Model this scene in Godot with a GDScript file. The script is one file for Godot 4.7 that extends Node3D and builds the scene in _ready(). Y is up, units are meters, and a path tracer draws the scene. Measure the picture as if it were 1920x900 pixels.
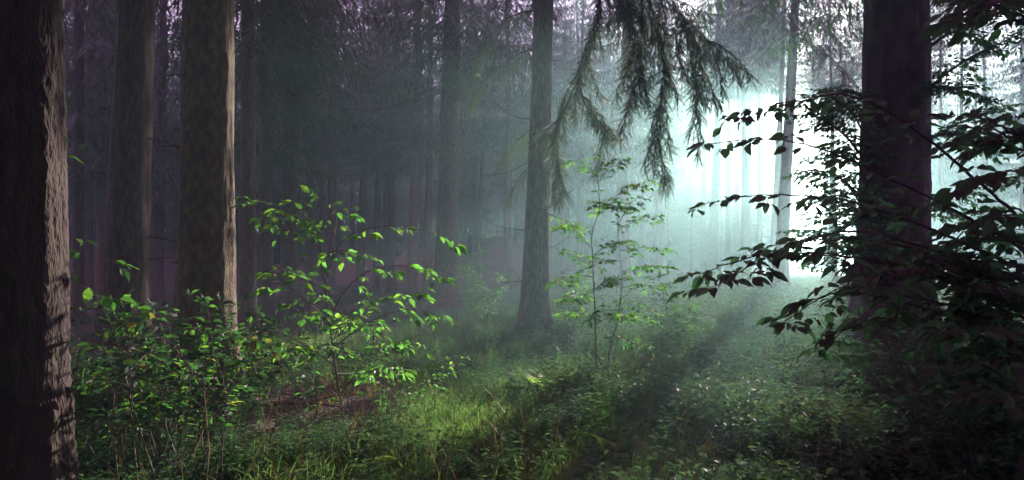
extends Node3D
# A misty spruce wood at sunrise. y up, metres; the camera stands at the origin and looks along -z.
const F := 1250.0            # focal length in pixels of the 1920 x 900 photograph
const HORIZON := 500.0       # row of the horizon in the photograph
const EYE := 1.6
const SUN_AZ := 25.2         # degrees right of the view axis
const SUN_EL := 11.5

var rng := RandomNumberGenerator.new()
var hills := FastNoiseLite.new()
var rough := FastNoiseLite.new()
var used := {}
var M := {}                  # materials
var leaf_shapes: Array = []
var crowns: Array = []
var trunks: Array = []

# ------------------------------------------------------------------ small helpers
class Buf:
	var v := PackedVector3Array()
	var n := PackedVector3Array()
	var uv := PackedVector2Array()
	var idx := PackedInt32Array()
	func tri(a: Vector3, b: Vector3, c: Vector3) -> void:
		var k := v.size()
		v.append(a); v.append(b); v.append(c)
		idx.append(k); idx.append(k + 1); idx.append(k + 2)
	func mesh() -> ArrayMesh:
		var arr := []
		arr.resize(Mesh.ARRAY_MAX)
		arr[Mesh.ARRAY_VERTEX] = v
		if n.size() == v.size():
			arr[Mesh.ARRAY_NORMAL] = n
		if uv.size() == v.size():
			arr[Mesh.ARRAY_TEX_UV] = uv
		arr[Mesh.ARRAY_INDEX] = idx
		var m := ArrayMesh.new()
		m.add_surface_from_arrays(Mesh.PRIMITIVE_TRIANGLES, arr)
		return m

func lin(r: float, g: float, b: float) -> Color:
	return Color(r, g, b).linear_to_srgb()

func rnd(a: float, b: float) -> float:
	return rng.randf_range(a, b)

func at(px: float, py: float, d: float) -> Vector3:
	return Vector3((px - 960.0) / F * d, EYE - (py - HORIZON) / F * d, -d)

func across_sun(x: float, z: float) -> float:      # metres to the right of the vertical plane through camera and sun
	var a := deg_to_rad(SUN_AZ)
	return x * cos(a) + z * sin(a)

func ground(x: float, z: float) -> float:
	var d := -z
	var h := hills.get_noise_2d(x, z) * 0.35 + rough.get_noise_2d(x * 5.0, z * 5.0) * 0.05
	h *= smoothstep(1.5, 9.0, Vector2(x, z).length())
	h += 0.55 * smoothstep(10.0, 34.0, d) * smoothstep(0.0, 9.0, x)
	h += 7.0 * smoothstep(45.0, 105.0, d) * smoothstep(-6.0, -24.0, across_sun(x, z))
	return h

func numbered(s: String) -> String:
	var k: int = used.get(s, 0)
	used[s] = k + 1
	return s if k == 0 else "%s_%03d" % [s, k]

func tag(o: Node, label: String, category: String, group := "", kind := "") -> void:
	if label: o.set_meta("label", label)
	if category: o.set_meta("category", category)
	if group: o.set_meta("group", group)
	if kind: o.set_meta("kind", kind)

func thing(called: String, label: String, category: String, where: Vector3, group := "") -> Node3D:
	var o := Node3D.new()
	o.name = numbered(called)
	add_child(o, true)
	o.position = where
	tag(o, label, category, group)
	return o

func part(called: String, m: Mesh, mat: Material, parent: Node = self) -> MeshInstance3D:
	var o := MeshInstance3D.new()
	o.name = numbered(called) if parent == self else called
	o.mesh = m
	o.material_override = mat
	parent.add_child(o, true)
	return o

func many(called: String, m: Mesh, mat: Material, where: Array, parent: Node = self) -> MultiMeshInstance3D:
	var mm := MultiMesh.new()
	mm.transform_format = MultiMesh.TRANSFORM_3D
	mm.mesh = m
	mm.instance_count = where.size()
	for i in where.size():
		mm.set_instance_transform(i, where[i])
	var o := MultiMeshInstance3D.new()
	o.name = numbered(called) if parent == self else called
	o.multimesh = mm
	o.material_override = mat
	o.set_meta("kind", "stuff")
	parent.add_child(o, true)
	return o

func basis_along(dir: Vector3, up: Vector3) -> Basis:   # y runs along dir, z is as near up as it can be
	var y := dir.normalized()
	var x := y.cross(up)
	if x.length() < 0.01:
		x = y.cross(Vector3(0.3, 0.2, 0.9))
	x = x.normalized()
	return Basis(x, y, x.cross(y))

# a smooth curve through points
func spline(pts: Array, step: float) -> PackedVector3Array:
	var c := Curve3D.new()
	for i in pts.size():
		var p: Vector3 = pts[i]
		var a: Vector3 = pts[maxi(i - 1, 0)]
		var b: Vector3 = pts[mini(i + 1, pts.size() - 1)]
		var t := (b - a) / 6.0
		c.add_point(p, -t, t)
	c.bake_interval = step
	var out := PackedVector3Array()
	var total := c.get_baked_length()
	var n := maxi(2, int(ceil(total / step)))
	for i in n + 1:
		out.append(c.sample_baked(total * i / n, true))
	return out

func tube(b: Buf, p: PackedVector3Array, r0: float, r1: float, seg: int) -> void:
	var k0 := b.v.size()
	var ref := Vector3(0.31, 0.12, 0.94)
	var run := 0.0
	for i in p.size():
		var t := (p[mini(i + 1, p.size() - 1)] - p[maxi(i - 1, 0)]).normalized()
		var u := (ref - t * ref.dot(t)).normalized()
		ref = u
		var w := t.cross(u)
		var r := lerpf(r0, r1, float(i) / (p.size() - 1))
		if i > 0:
			run += p[i].distance_to(p[i - 1])
		for j in seg + 1:
			var a := TAU * j / seg
			var o := u * cos(a) + w * sin(a)
			b.v.append(p[i] + o * r)
			b.n.append(o)
			b.uv.append(Vector2(float(j) / seg, run))
	for i in p.size() - 1:
		for j in seg:
			var a := k0 + i * (seg + 1) + j
			var c := a + seg + 1
			b.idx.append_array(PackedInt32Array([a, c, a + 1, a + 1, c, c + 1]))

# a trunk standing at the origin: flared foot with root lobes, bark relief in the mesh
func trunk_shape(height: float, radius: float, top: float, flare: float, seg: int, ring: float, relief: float, drift: Vector2, sway: float, seed_: int, fine := 5.0) -> ArrayMesh:
	var b := Buf.new()
	var nz := FastNoiseLite.new()
	nz.seed = seed_
	nz.noise_type = FastNoiseLite.TYPE_CELLULAR
	nz.cellular_return_type = FastNoiseLite.RETURN_DISTANCE2_SUB
	nz.frequency = fine
	var lump := FastNoiseLite.new()
	lump.seed = seed_ + 7
	lump.frequency = 1.1
	var r := RandomNumberGenerator.new()
	r.seed = seed_
	var lobes := []
	for k in 5:
		lobes.append([TAU * k / 5.0 + r.randf_range(-0.4, 0.4), r.randf_range(0.5, 1.5)])
	var ys := PackedFloat32Array()
	var y := -0.35
	while y < height:
		ys.append(y)
		y += ring * (1.0 if y < 7.0 else 3.0)
	ys.append(height)
	var P := PackedVector3Array()
	for i in ys.size():
		var h := ys[i]
		var hh := maxf(h, 0.0)
		var base := lerpf(radius, radius * top, hh / height)
		var foot := flare * exp(-hh / 0.38) + 0.25 * flare * exp(-hh / 1.3)
		var cx := drift.x * hh / height + sway * sin(hh * 0.33 + seed_)
		var cz := drift.y * hh / height + sway * sin(hh * 0.27 + seed_ * 2.0)
		if h <= 0.0:
			cx = sway * sin(float(seed_)); cz = sway * sin(seed_ * 2.0)
		for j in seg:
			var a := TAU * j / seg
			var root := 0.35
			for l in lobes:
				root += l[1] * pow(maxf(0.0, cos((a - l[0]))), 6.0)
			var dir := Vector3(cos(a), 0.0, -sin(a))
			var q := Vector3(dir.x * radius, h * 0.6, dir.z * radius)
			var bump := relief * (nz.get_noise_3dv(q) + 0.6) * 1.4
			bump += radius * 0.09 * lump.get_noise_3d(dir.x * 1.2, h * 0.55, dir.z * 1.2)
			P.append(Vector3(cx, h, cz) + dir * (base + foot * root + bump))
	for i in ys.size():
		for j in seg + 1:
			var jj := j % seg
			var du := P[i * seg + (jj + 1) % seg] - P[i * seg + (jj + seg - 1) % seg]
			var dv := P[mini(i + 1, ys.size() - 1) * seg + jj] - P[maxi(i - 1, 0) * seg + jj]
			b.v.append(P[i * seg + jj])
			b.n.append(du.cross(dv).normalized())
			b.uv.append(Vector2(float(j) / seg * TAU * radius, -ys[i]))
	for i in ys.size() - 1:
		for j in seg:
			var a := i * (seg + 1) + j
			var c := a + seg + 1
			b.idx.append_array(PackedInt32Array([a, c, a + 1, a + 1, c, c + 1]))
	return b.mesh()

# ------------------------------------------------------------------ foliage shapes
func leaf_shape(width: float, fold: float, droop: float, tip: float) -> ArrayMesh:   # one unit long along +y, face towards +z
	var b := Buf.new()
	var ts := [0.0, 0.14, 0.32, 0.52, 0.72, 0.88, 1.0]
	var ws := [0.02, 0.55, 0.92, 1.0, 0.74, 0.32 * tip, 0.0]
	var mid := []
	var le := []
	var ri := []
	for i in ts.size():
		var t: float = ts[i]
		var w: float = ws[i] * width * 0.5
		var z := -droop * t * t
		var wave := 0.02 * sin(t * 19.0)
		mid.append(Vector3(0, t, z))
		le.append(Vector3(-w, t + 0.02, z + fold * w + wave))
		ri.append(Vector3(w, t + 0.02, z + fold * w - wave))
	for i in ts.size() - 1:
		b.tri(mid[i], le[i], le[i + 1]); b.tri(mid[i], le[i + 1], mid[i + 1])
		b.tri(mid[i], mid[i + 1], ri[i + 1]); b.tri(mid[i], ri[i + 1], ri[i])
	b.tri(Vector3(-0.012, -0.22, 0.02), Vector3(0, 0.02, 0.0), Vector3(0.012, -0.22, 0.02))
	return b.mesh()

func needle_twig(length: float, needle: float, stations: int) -> ArrayMesh:          # a spruce twig along +y with needles all round
	var b := Buf.new()
	var r := RandomNumberGenerator.new()
	r.seed = 31
	b.tri(Vector3(-0.004, 0, 0), Vector3(0, length, 0), Vector3(0.004, 0, 0))
	b.tri(Vector3(0, 0, -0.004), Vector3(0, length, 0), Vector3(0, 0, 0.004))
	for i in stations:
		var y := length * (i + 0.3) / stations
		var n := needle * (1.0 - 0.55 * pow(float(i) / stations, 3.0))
		for k in 4:
			var a := TAU * k / 4.0 + i * 0.9 + r.randf_range(-0.3, 0.3)
			var o := Vector3(cos(a), 0, sin(a))
			var s := Vector3(-sin(a), 0.3, cos(a)) * 0.0032
			b.tri(Vector3(0, y, 0) - s, Vector3(0, y + n * 0.75, 0) + o * n, Vector3(0, y, 0) + s)
	return b.mesh()

func spray(b: Buf, p: Vector3, dir: Vector3, side: Vector3, l: float, w: float) -> void:   # a flat hanging spray of needles with ragged edges
	var tip := p + dir * l
	var m := p + dir * l * 0.45
	b.tri(p, m - side * w * 0.35, tip); b.tri(p, tip, m + side * w * 0.35)
	for k in 3:
		var q := p + dir * l * (0.15 + 0.26 * k)
		var e := dir * l * 0.34
		b.tri(q, q + e * 0.9 - side * w * (1.3 - 0.25 * k), q + e * 0.35)
		b.tri(q, q + e * 0.35, q + e * 0.9 + side * w * (1.3 - 0.25 * k))

func crown_shape(low: float, height: float, reach: float, seed_: int) -> ArrayMesh:
	var b := Buf.new()
	var r := RandomNumberGenerator.new()
	r.seed = seed_
	var y := low
	while y < height - 0.4:
		var t := (y - low) / (height - low)
		var around := r.randf() * TAU
		for k in 8:
			var a := around + TAU * k / 8.0 + r.randf_range(-0.35, 0.35)
			var out := Vector3(cos(a), 0, sin(a))
			var side := Vector3(-sin(a), 0, cos(a))
			var l := reach * pow(1.0 - t, 0.75) * r.randf_range(0.45, 1.15) * lerpf(0.75, 1.0, minf(t * 6.0, 1.0)) + 0.25
			var y0 := y + r.randf_range(-0.3, 0.3)
			var dip := r.randf_range(0.2, 0.5)
			var n := maxi(3, int(l / 0.19))
			var last := Vector3(0, y0, 0)
			for i in n:
				var s := (i + 1.0) / n
				var p := Vector3(0, y0 - dip * l * pow(s, 1.1) + 0.16 * l * s * s * s, 0) + out * l * s
				var th := side * 0.012 * (1.2 - s)
				b.tri(last - th, p, last + th)
				b.tri(last - Vector3(0, 0.012, 0), p, last + Vector3(0, 0.012, 0))
				last = p
				if s < 0.22:
					continue
				for sg in [-1.0, 1.0]:
					var dir: Vector3 = (out * r.randf_range(0.1, 0.6) + side * sg * r.randf_range(0.35, 0.9) + Vector3(0, -r.randf_range(0.35, 1.0), 0)).normalized()
					spray(b, p, dir, dir.cross(Vector3(0, 1, 0.2)).normalized(), r.randf_range(0.32, 0.72) * lerpf(1.0, 0.6, t), 0.072)
		y += 0.42
	return b.mesh()

func clump_shape(seed_: int, stems: int, leaf: float, tall: float) -> ArrayMesh:   # a low leafy plant of the woodland floor
	var b := Buf.new()
	var r := RandomNumberGenerator.new()
	r.seed = seed_
	for s in stems:
		var a := r.randf() * TAU
		var lean := Vector3(cos(a), 0, sin(a)) * r.randf_range(0.05, 0.45) * tall
		var top := lean + Vector3(0, tall * r.randf_range(0.55, 1.1), 0)
		var sd := Vector3(-sin(a), 0, cos(a)) * 0.0025
		b.tri(-sd, top, sd)
		var n := 6
		for k in n:
			var t := 0.35 + 0.65 * k / (n - 1.0)
			var p := lean * t * t + Vector3(0, top.y * t, 0)
			var c := r.randf() * TAU
			var dir := Vector3(cos(c), r.randf_range(-0.35, 0.45), sin(c)).normalized()
			var x := dir.cross(Vector3(0, 1, 0)).normalized()
			var up := x.cross(dir)
			var l := leaf * r.randf_range(0.6, 1.2)
			var w := l * 0.3
			var m := p + dir * l * 0.5
			var tip := p + dir * l - up * l * 0.12
			b.tri(p, m - x * w + up * w * 0.3, tip); b.tri(p, tip, m + x * w + up * w * 0.3)
	return b.mesh()

func tuft_shape(seed_: int, blades: int, tall: float) -> ArrayMesh:
	var b := Buf.new()
	var r := RandomNumberGenerator.new()
	r.seed = seed_
	for k in blades:
		var a := r.randf() * TAU
		var o := Vector3(cos(a), 0, sin(a))
		var root := o * r.randf_range(0.0, 0.07)
		var h := tall * r.randf_range(0.4, 1.1)
		var bend := h * r.randf_range(0.15, 0.85)
		var c := r.randf() * TAU
		var w := Vector3(cos(c), 0, sin(c)) * 0.0035
		var last := root
		for i in 4:
			var t := (i + 1.0) / 4.0
			var p := root + o * bend * t * t + Vector3(0, h * (t - 0.35 * t * t * t), 0)
			var ww := w * (1.0 - t * 0.95)
			var w0 := w * (1.0 - (t - 0.25) * 0.95)
			b.tri(last - w0, p - ww, p + ww); b.tri(last - w0, p + ww, last + w0)
			last = p
	return b.mesh()

func frond_shape(length: float) -> ArrayMesh:                                    # a fern frond along +y that arches towards -z
	var b := Buf.new()
	var n := 22
	var last := Vector3.ZERO
	for i in n:
		var t := (i + 1.0) / n
		var p := Vector3(0, length * t * (1.0 - 0.22 * t), -length * 0.42 * t * t)
		b.tri(last - Vector3(0.004, 0, 0), p, last + Vector3(0.004, 0, 0))
		var dir := (p - last).normalized()
		var l := length * 0.24 * sin(PI * pow(clampf(t * 0.93 + 0.05, 0, 1), 0.8))
		if t > 0.12:
			for sg in [-1.0, 1.0]:
				var o: Vector3 = (Vector3(sg, 0, 0) + dir * 0.35 + Vector3(0, 0, -0.15)).normalized()
				for k in 5:
					var q := p + o * l * k / 5.0
					var e := dir * l * 0.16 * (1.0 - k / 6.0)
					b.tri(q, q + o * l * 0.22 + e * 1.3, q + o * l * 0.25); b.tri(q, q + o * l * 0.25, q + o * l * 0.2 - e * 1.2)
		last = p
	return b.mesh()

# ------------------------------------------------------------------ broad-leaved plants, grown along given branches
class Plant:
	var wood := Buf.new()
	var leaves: Array = []          # transforms in the plant's own axes

func put_leaf(pl: Plant, p: Vector3, dir: Vector3, size: float, tilt := 0.9) -> void:
	var up := Vector3(rnd(-tilt, tilt), 1.0, rnd(-tilt, tilt)).normalized()
	var b := basis_along(dir, up)
	var s := size * rnd(0.5, 1.25)
	pl.leaves.append(Transform3D(b.scaled_local(Vector3(s, s, s)), p + dir.normalized() * s * 0.22))

# a branch through the points, with flat alternate twigs that carry leaves
func branch(pl: Plant, pts: Array, r0: float, r1: float, leaf: float, twig_every: float, twig_len: float, bare := 0.15, spread := 1.0) -> void:
	var p := spline(pts, 0.05)
	for i in p.size():
		p[i] += Vector3(rnd(-1, 1), rnd(-1, 1), rnd(-1, 1)) * 0.004
	tube(pl.wood, p, r0, r1, 6)
	var every := maxi(1, int(twig_every / 0.05))
	var side := 1.0
	for i in range(int(p.size() * bare), p.size(), every):
		var t := float(i) / p.size()
		var dir := (p[mini(i + 1, p.size() - 1)] - p[maxi(i - 1, 0)]).normalized()
		var flat := dir.cross(Vector3.UP)
		if absf(dir.y) > 0.75:
			var a := rng.randf() * TAU
			flat = Vector3(cos(a), 0, sin(a))
		flat = flat.normalized()
		side = -side
		var d: Vector3 = (flat * side * rnd(0.7, 1.1) * spread + dir * rnd(0.35, 0.9) + Vector3(0, rnd(-0.25, 0.3), 0)).normalized()
		twig(pl, p[i], d, twig_len * rnd(0.5, 1.15) * (1.0 - 0.55 * t), maxf(r1 * 0.7, 0.0016), leaf)
	for k in 3:
		put_leaf(pl, p[p.size() - 1], (p[p.size() - 1] - p[p.size() - 2]).normalized() + Vector3(rnd(-0.6, 0.6), rnd(-0.3, 0.1), rnd(-0.6, 0.6)), leaf)

func twig(pl: Plant, p0: Vector3, d: Vector3, l: float, r: float, leaf: float) -> void:
	var q := PackedVector3Array()
	var n := maxi(2, int(l / 0.045))
	var sag := rnd(0.05, 0.3)
	for i in n + 1:
		var t := float(i) / n
		q.append(p0 + d * l * t + Vector3(0, -sag * l * t * t, 0) + Vector3(rnd(-1, 1), rnd(-1, 1), rnd(-1, 1)) * 0.004)
	tube(pl.wood, q, r, r * 0.5, 4)
	var side := 1.0 if rng.randf() < 0.5 else -1.0
	for i in range(1, n + 1):
		var dir := (q[i] - q[i - 1]).normalized()
		var flat := dir.cross(Vector3.UP).normalized()
		side = -side
		for k in 2:
			if rng.randf() < 0.8:
				put_leaf(pl, q[i], flat * side * rnd(0.6, 1.0) * (1 - 2 * k) + dir * rnd(0.4, 0.9) + Vector3(0, rnd(-0.45, 0.1), 0), leaf)
	put_leaf(pl, q[n], (q[n] - q[n - 1]).normalized() + Vector3(0, -0.15, 0), leaf)

# hands the plant's wood and leaves to a thing; the first leaves are parts of their own, what is past 300 is joined
func finish(pl: Plant, o: Node3D, wood_name: String, wood: Material, tones: Array, own := 220) -> void:
	part(wood_name, pl.wood.mesh(), wood, o)
	var order := range(pl.leaves.size())
	var eye := Vector3(0, EYE, 0) - o.position
	order.sort_custom(func(a, b):
		var ta: Transform3D = pl.leaves[a]
		var tb: Transform3D = pl.leaves[b]
		return ta.origin.distance_squared_to(eye) < tb.origin.distance_squared_to(eye))
	var rest := {}
	for i in order.size():
		var t: Transform3D = pl.leaves[order[i]]
		var s: Mesh = leaf_shapes[rng.randi() % leaf_shapes.size()]
		var m: Material = tones[rng.randi() % tones.size()]
		if i < own:
			part("leaf", s, m, o).transform = t
		else:
			var key := [s, m]
			if not rest.has(key): rest[key] = []
			rest[key].append(t)
	for key in rest:
		many("leaves", key[0], key[1], rest[key], o)

# ------------------------------------------------------------------ spruce boughs with needled twigs
func bough(o: Node3D, pts: Array, r0: float, m: Material, hang: float, every := 0.13) -> void:
	var w := Buf.new()
	var tw := []
	var p := spline(pts, 0.06)
	for i in p.size():
		p[i] = p[i] - o.position + Vector3(rnd(-1, 1), rnd(-1, 1), rnd(-1, 1)) * 0.012
	tube(w, p, r0, 0.006, 6)
	var step := maxi(1, int(round(every * 0.7 / 0.06)))
	for i in range(int(p.size() * 0.12), p.size(), step):
		var t := float(i) / p.size()
		var dir := (p[mini(i + 1, p.size() - 1)] - p[maxi(i - 1, 0)]).normalized()
		var flat := dir.cross(Vector3.UP)
		flat = flat.normalized() if flat.length() > 0.2 else Vector3(rnd(-1, 1), 0, rnd(-1, 1)).normalized()
		var d: Vector3 = (flat * (1.0 if i / step % 2 else -1.0) * rnd(0.2, 0.8) + dir * rnd(0.2, 0.8) + Vector3(0, -rnd(0.5, 1.3), 0)).normalized()
		var l := hang * rnd(0.35, 1.1) * (1.0 - 0.5 * t)
		var q := PackedVector3Array()
		var n := maxi(2, int(l / 0.085))
		for k in n + 1:
			var s := float(k) / n
			q.append(p[i] + d * l * s + Vector3(0, -0.25 * l * s * s, 0) + Vector3(rnd(-1, 1), rnd(-1, 1), rnd(-1, 1)) * 0.01)
		tube(w, q, 0.005, 0.002, 3)
		for k in range(1, n + 1):
			var e := (q[k] - q[k - 1]).normalized()
			var x := e.cross(Vector3(rnd(-1, 1), rnd(-0.2, 0.2), rnd(-1, 1))).normalized()
			var dd := (e * rnd(0.5, 1.0) + x * rnd(0.6, 1.3) + Vector3(0, -0.25, 0)).normalized()
			var s := rnd(0.55, 1.15)
			tw.append(Transform3D(basis_along(dd, x).scaled_local(Vector3(1.0, s, 1.0)), q[k - 1]))
		tw.append(Transform3D(basis_along((q[n] - q[n - 1]), flat), q[n - 1]))
	for k in 3:
		tw.append(Transform3D(basis_along(p[p.size() - 1] - p[p.size() - 2] + Vector3(rnd(-0.04, 0.04), rnd(-0.05, 0), rnd(-0.04, 0.04)), Vector3.UP), p[p.size() - 1]))
	var wood := part("bough", w.mesh(), M.bark, o)
	many("needles", M_twig, m, tw, wood)

func fan(o: Node3D, pts: Array, r0: float, m: Material, subs: int, l: float) -> void:   # a limb with smaller boughs hanging from it
	bough(o, pts, r0, m, 0.3, 0.1)
	var p := spline(pts, 0.05)
	for k in int(subs * 1.3):
		var i := int(p.size() * (0.2 + 0.75 * (k + rnd(0.0, 0.9)) / int(subs * 1.3)))
		var q: Vector3 = p[mini(i, p.size() - 1)]
		var t := (p[mini(i + 1, p.size() - 1)] - p[maxi(i - 1, 0)]).normalized()
		var w := ((t.cross(Vector3.UP) + Vector3(0.3, 0, 0)) * rnd(-1.4, 1.4) + t * rnd(0.0, 0.7) + Vector3(rnd(-0.4, 0.4), rnd(-0.6, -0.1), rnd(-0.4, 0.4))).normalized()
		var z := l * rnd(0.6, 1.2)
		bough(o, [q, q + w * z * 0.45 + Vector3(0, -0.05 * z, 0), q + w * z * 0.85 + Vector3(0, -0.18 * z, 0), q + w * z * 1.2 + Vector3(rnd(-0.1, 0.1), -0.4 * z, 0)], 0.008, m, 0.3, 0.085)

var M_twig: ArrayMesh

func dead_branch(o: Node3D, pts: Array, r0: float) -> void:
	var b := Buf.new()
	var p := spline(pts, 0.12)
	for i in p.size():
		p[i] = p[i] - o.position + Vector3(rnd(-1, 1), rnd(-1, 1), rnd(-1, 1)) * 0.015
	tube(b, p, r0, 0.004, 5)
	for i in range(2, p.size() - 1, 3):
		var d := (p[i + 1] - p[i - 1]).normalized()
		var q := PackedVector3Array()
		var e := (d * 0.7 + Vector3(rnd(-0.7, 0.7), rnd(-0.8, 0.2), rnd(-0.7, 0.7))).normalized() * rnd(0.15, 0.5)
		for k in 4:
			q.append(p[i] + e * k / 3.0 + Vector3(0, -0.08 * k * k / 9.0, 0))
		tube(b, q, 0.005, 0.002, 3)
	part("dead_branch", b.mesh(), M.bark, o)

# ------------------------------------------------------------------ materials
func noise_tex(kind: int, freq: float, size: Vector2i, ramp: Array, seed_ := 1, ret := FastNoiseLite.RETURN_DISTANCE2_SUB, octaves := 4) -> NoiseTexture2D:
	var n := FastNoiseLite.new()
	n.noise_type = kind
	n.frequency = freq
	n.seed = seed_
	n.cellular_return_type = ret
	n.fractal_octaves = octaves
	var t := NoiseTexture2D.new()
	t.width = size.x
	t.height = size.y
	t.seamless = true
	t.noise = n
	if ramp.size():
		var g := Gradient.new()
		g.offsets = PackedFloat32Array(ramp.map(func(e): return e[0]))
		g.colors = PackedColorArray(ramp.map(func(e): return e[1]))
		t.color_ramp = g
	return t

func leaf_mat(c: Color, through: Color, gloss := 0.42) -> StandardMaterial3D:
	var m := StandardMaterial3D.new()
	m.albedo_color = c
	m.roughness = gloss
	m.metallic_specular = 0.28
	m.cull_mode = BaseMaterial3D.CULL_DISABLED
	m.backlight_enabled = true
	m.backlight = through
	return m

func bark_mat(a: Color, b: Color, c: Color, seed_: int, deep: float, sc: Vector3) -> StandardMaterial3D:
	var m := StandardMaterial3D.new()
	m.albedo_texture = noise_tex(FastNoiseLite.TYPE_SIMPLEX_SMOOTH, 0.009, Vector2i(512, 512), [[0.2, a], [0.5, b], [0.8, c]], seed_, 0, 7)
	m.heightmap_enabled = true
	m.heightmap_texture = noise_tex(FastNoiseLite.TYPE_SIMPLEX_SMOOTH, 0.022, Vector2i(512, 512), [], seed_ + 3, 0, 5)
	m.heightmap_texture.noise.fractal_type = FastNoiseLite.FRACTAL_RIDGED
	m.heightmap_scale = deep
	m.uv1_scale = sc
	m.roughness = 0.9
	m.metallic_specular = 0.3
	return m

func materials() -> void:
	M.bark = bark_mat(lin(0.066, 0.040, 0.044), lin(0.088, 0.060, 0.054), lin(0.12, 0.10, 0.068), 3, 0.4, Vector3(2.2, 0.7, 1))
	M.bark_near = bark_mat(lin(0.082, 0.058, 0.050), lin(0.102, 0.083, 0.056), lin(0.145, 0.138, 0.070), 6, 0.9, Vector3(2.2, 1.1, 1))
	M.bark_painted_shade = bark_mat(lin(0.040, 0.023, 0.027), lin(0.036, 0.027, 0.025), lin(0.042, 0.038, 0.026), 16, 0.9, Vector3(2.0, 0.8, 1))  # darker bark copy: part shade on the leftmost trunk put into its colour
	M.beech_bark = bark_mat(lin(0.075, 0.046, 0.058), lin(0.10, 0.066, 0.078), lin(0.125, 0.09, 0.10), 9, 0.25, Vector3(0.8, 0.5, 1))
	M.twig_wood = StandardMaterial3D.new()
	M.twig_wood.albedo_color = lin(0.12, 0.095, 0.085)
	M.twig_wood.roughness = 0.75
	M.needle = leaf_mat(lin(0.035, 0.06, 0.04), lin(0.05, 0.09, 0.03), 0.5)
	M.needle_near = leaf_mat(lin(0.04, 0.055, 0.042), lin(0.06, 0.10, 0.04), 0.45)
	M.needle_painted_lit = leaf_mat(lin(0.06, 0.10, 0.05), lin(0.10, 0.22, 0.06), 0.45)  # sunlight on some boughs is put into this lighter green
	M.leaf_a = leaf_mat(lin(0.05, 0.12, 0.035), lin(0.17, 0.60, 0.08), 0.65)
	M.leaf_b = leaf_mat(lin(0.035, 0.09, 0.04), lin(0.13, 0.40, 0.05), 0.65)
	M.leaf_c = leaf_mat(lin(0.07, 0.13, 0.03), lin(0.30, 0.68, 0.08), 0.65)
	M.leaf_dark = leaf_mat(lin(0.03, 0.055, 0.035), lin(0.05, 0.16, 0.04), 0.6)
	M.beech_a = leaf_mat(lin(0.05, 0.034, 0.04), lin(0.07, 0.20, 0.07), 0.45)  # shade on the backlit leaves is put into both dark beech colours
	M.beech_b = leaf_mat(lin(0.042, 0.04, 0.036), lin(0.09, 0.32, 0.09), 0.6)
	M.cover_a = leaf_mat(lin(0.045, 0.082, 0.052), lin(0.08, 0.22, 0.085), 0.6)
	M.cover_b = leaf_mat(lin(0.06, 0.092, 0.05), lin(0.13, 0.27, 0.08), 0.6)
	M.herb = leaf_mat(lin(0.042, 0.088, 0.046), lin(0.12, 0.32, 0.08), 0.6)
	M.grass = leaf_mat(lin(0.075, 0.14, 0.035), lin(0.20, 0.42, 0.08), 0.7)
	M.straw = leaf_mat(lin(0.14, 0.12, 0.05), lin(0.30, 0.28, 0.07), 0.55)
	M.fern = leaf_mat(lin(0.08, 0.17, 0.045), lin(0.42, 0.80, 0.10), 0.6)
	M.litter = leaf_mat(lin(0.16, 0.10, 0.065), lin(0.10, 0.06, 0.03), 0.6)
	M.litter_b = leaf_mat(lin(0.09, 0.06, 0.05), lin(0.06, 0.04, 0.02), 0.55)
	for k in ["cover_b", "beech_a", "herb"]:
		M[k].specular_mode = BaseMaterial3D.SPECULAR_DISABLED
	M.cover_a.roughness = 0.74
	M.leaf_old = leaf_mat(lin(0.10, 0.12, 0.04), lin(0.36, 0.45, 0.06), 0.5)
	var g := StandardMaterial3D.new()
	g.albedo_texture = noise_tex(FastNoiseLite.TYPE_SIMPLEX_SMOOTH, 0.02, Vector2i(1024, 1024), [[0.15, lin(0.03, 0.024, 0.022)], [0.45, lin(0.075, 0.055, 0.042)], [0.65, lin(0.05, 0.055, 0.03)], [0.9, lin(0.14, 0.10, 0.065)]], 21, 0, 6)
	g.heightmap_enabled = true
	g.heightmap_texture = noise_tex(FastNoiseLite.TYPE_SIMPLEX_SMOOTH, 0.05, Vector2i(512, 512), [], 5, 0, 5)
	g.heightmap_scale = 2.5
	g.uv1_scale = Vector3(0.45, 0.45, 0.45)
	g.uv1_triplanar = true
	g.roughness = 0.95
	M.soil = g

# ------------------------------------------------------------------ trees
func spruce(px: float, d: float, radius: float, top_px: float, label: String, called := "spruce_tree", crown := true, detail := 0, low := 9.0) -> Node3D:
	var x := (px - 960.0) / F * d
	var o := thing(called, label, "tree", Vector3(x, ground(x, -d), -d))
	var drift := (top_px - px) / HORIZON * 24.0
	if detail > 0:
		part("trunk", trunk_shape(24.0, radius, 0.22, radius * (0.25 if px < 100.0 else 0.6), 56 if detail == 1 else 150, 0.09 if detail == 1 else 0.022, 0.007 if detail == 1 else (0.017 if px < 100.0 else 0.005), Vector2(drift, 0.0), 0.02, int(px) + 5, 6.0 if detail == 1 else 12.0), M.bark if detail == 1 else (M.bark_painted_shade if px < 100.0 else M.bark_near), o)
	else:
		var t := part("trunk", trunks[int(px) % trunks.size()], M.bark, o)
		t.transform.basis = Basis(Vector3(radius / 0.28, 0, 0), Vector3(drift / 24.0, 1, 0), Vector3(0, 0, radius / 0.28)).rotated(Vector3.UP, 0.0)
	if crown:
		var c := part("crown", crowns[int(px * 7.0) % crowns.size()], M.needle, o)
		c.rotation.y = px
		c.scale.y = (25.0 - low) / 16.5
		c.position = Vector3(drift * 0.5, low - 8.0 * c.scale.y, 0)
	if d < 17.0 and d > 4.0 and radius > 0.18:
		stubs(o, 9, radius, minf(7.0, 1.6 + d * 0.38))
	return o

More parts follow.
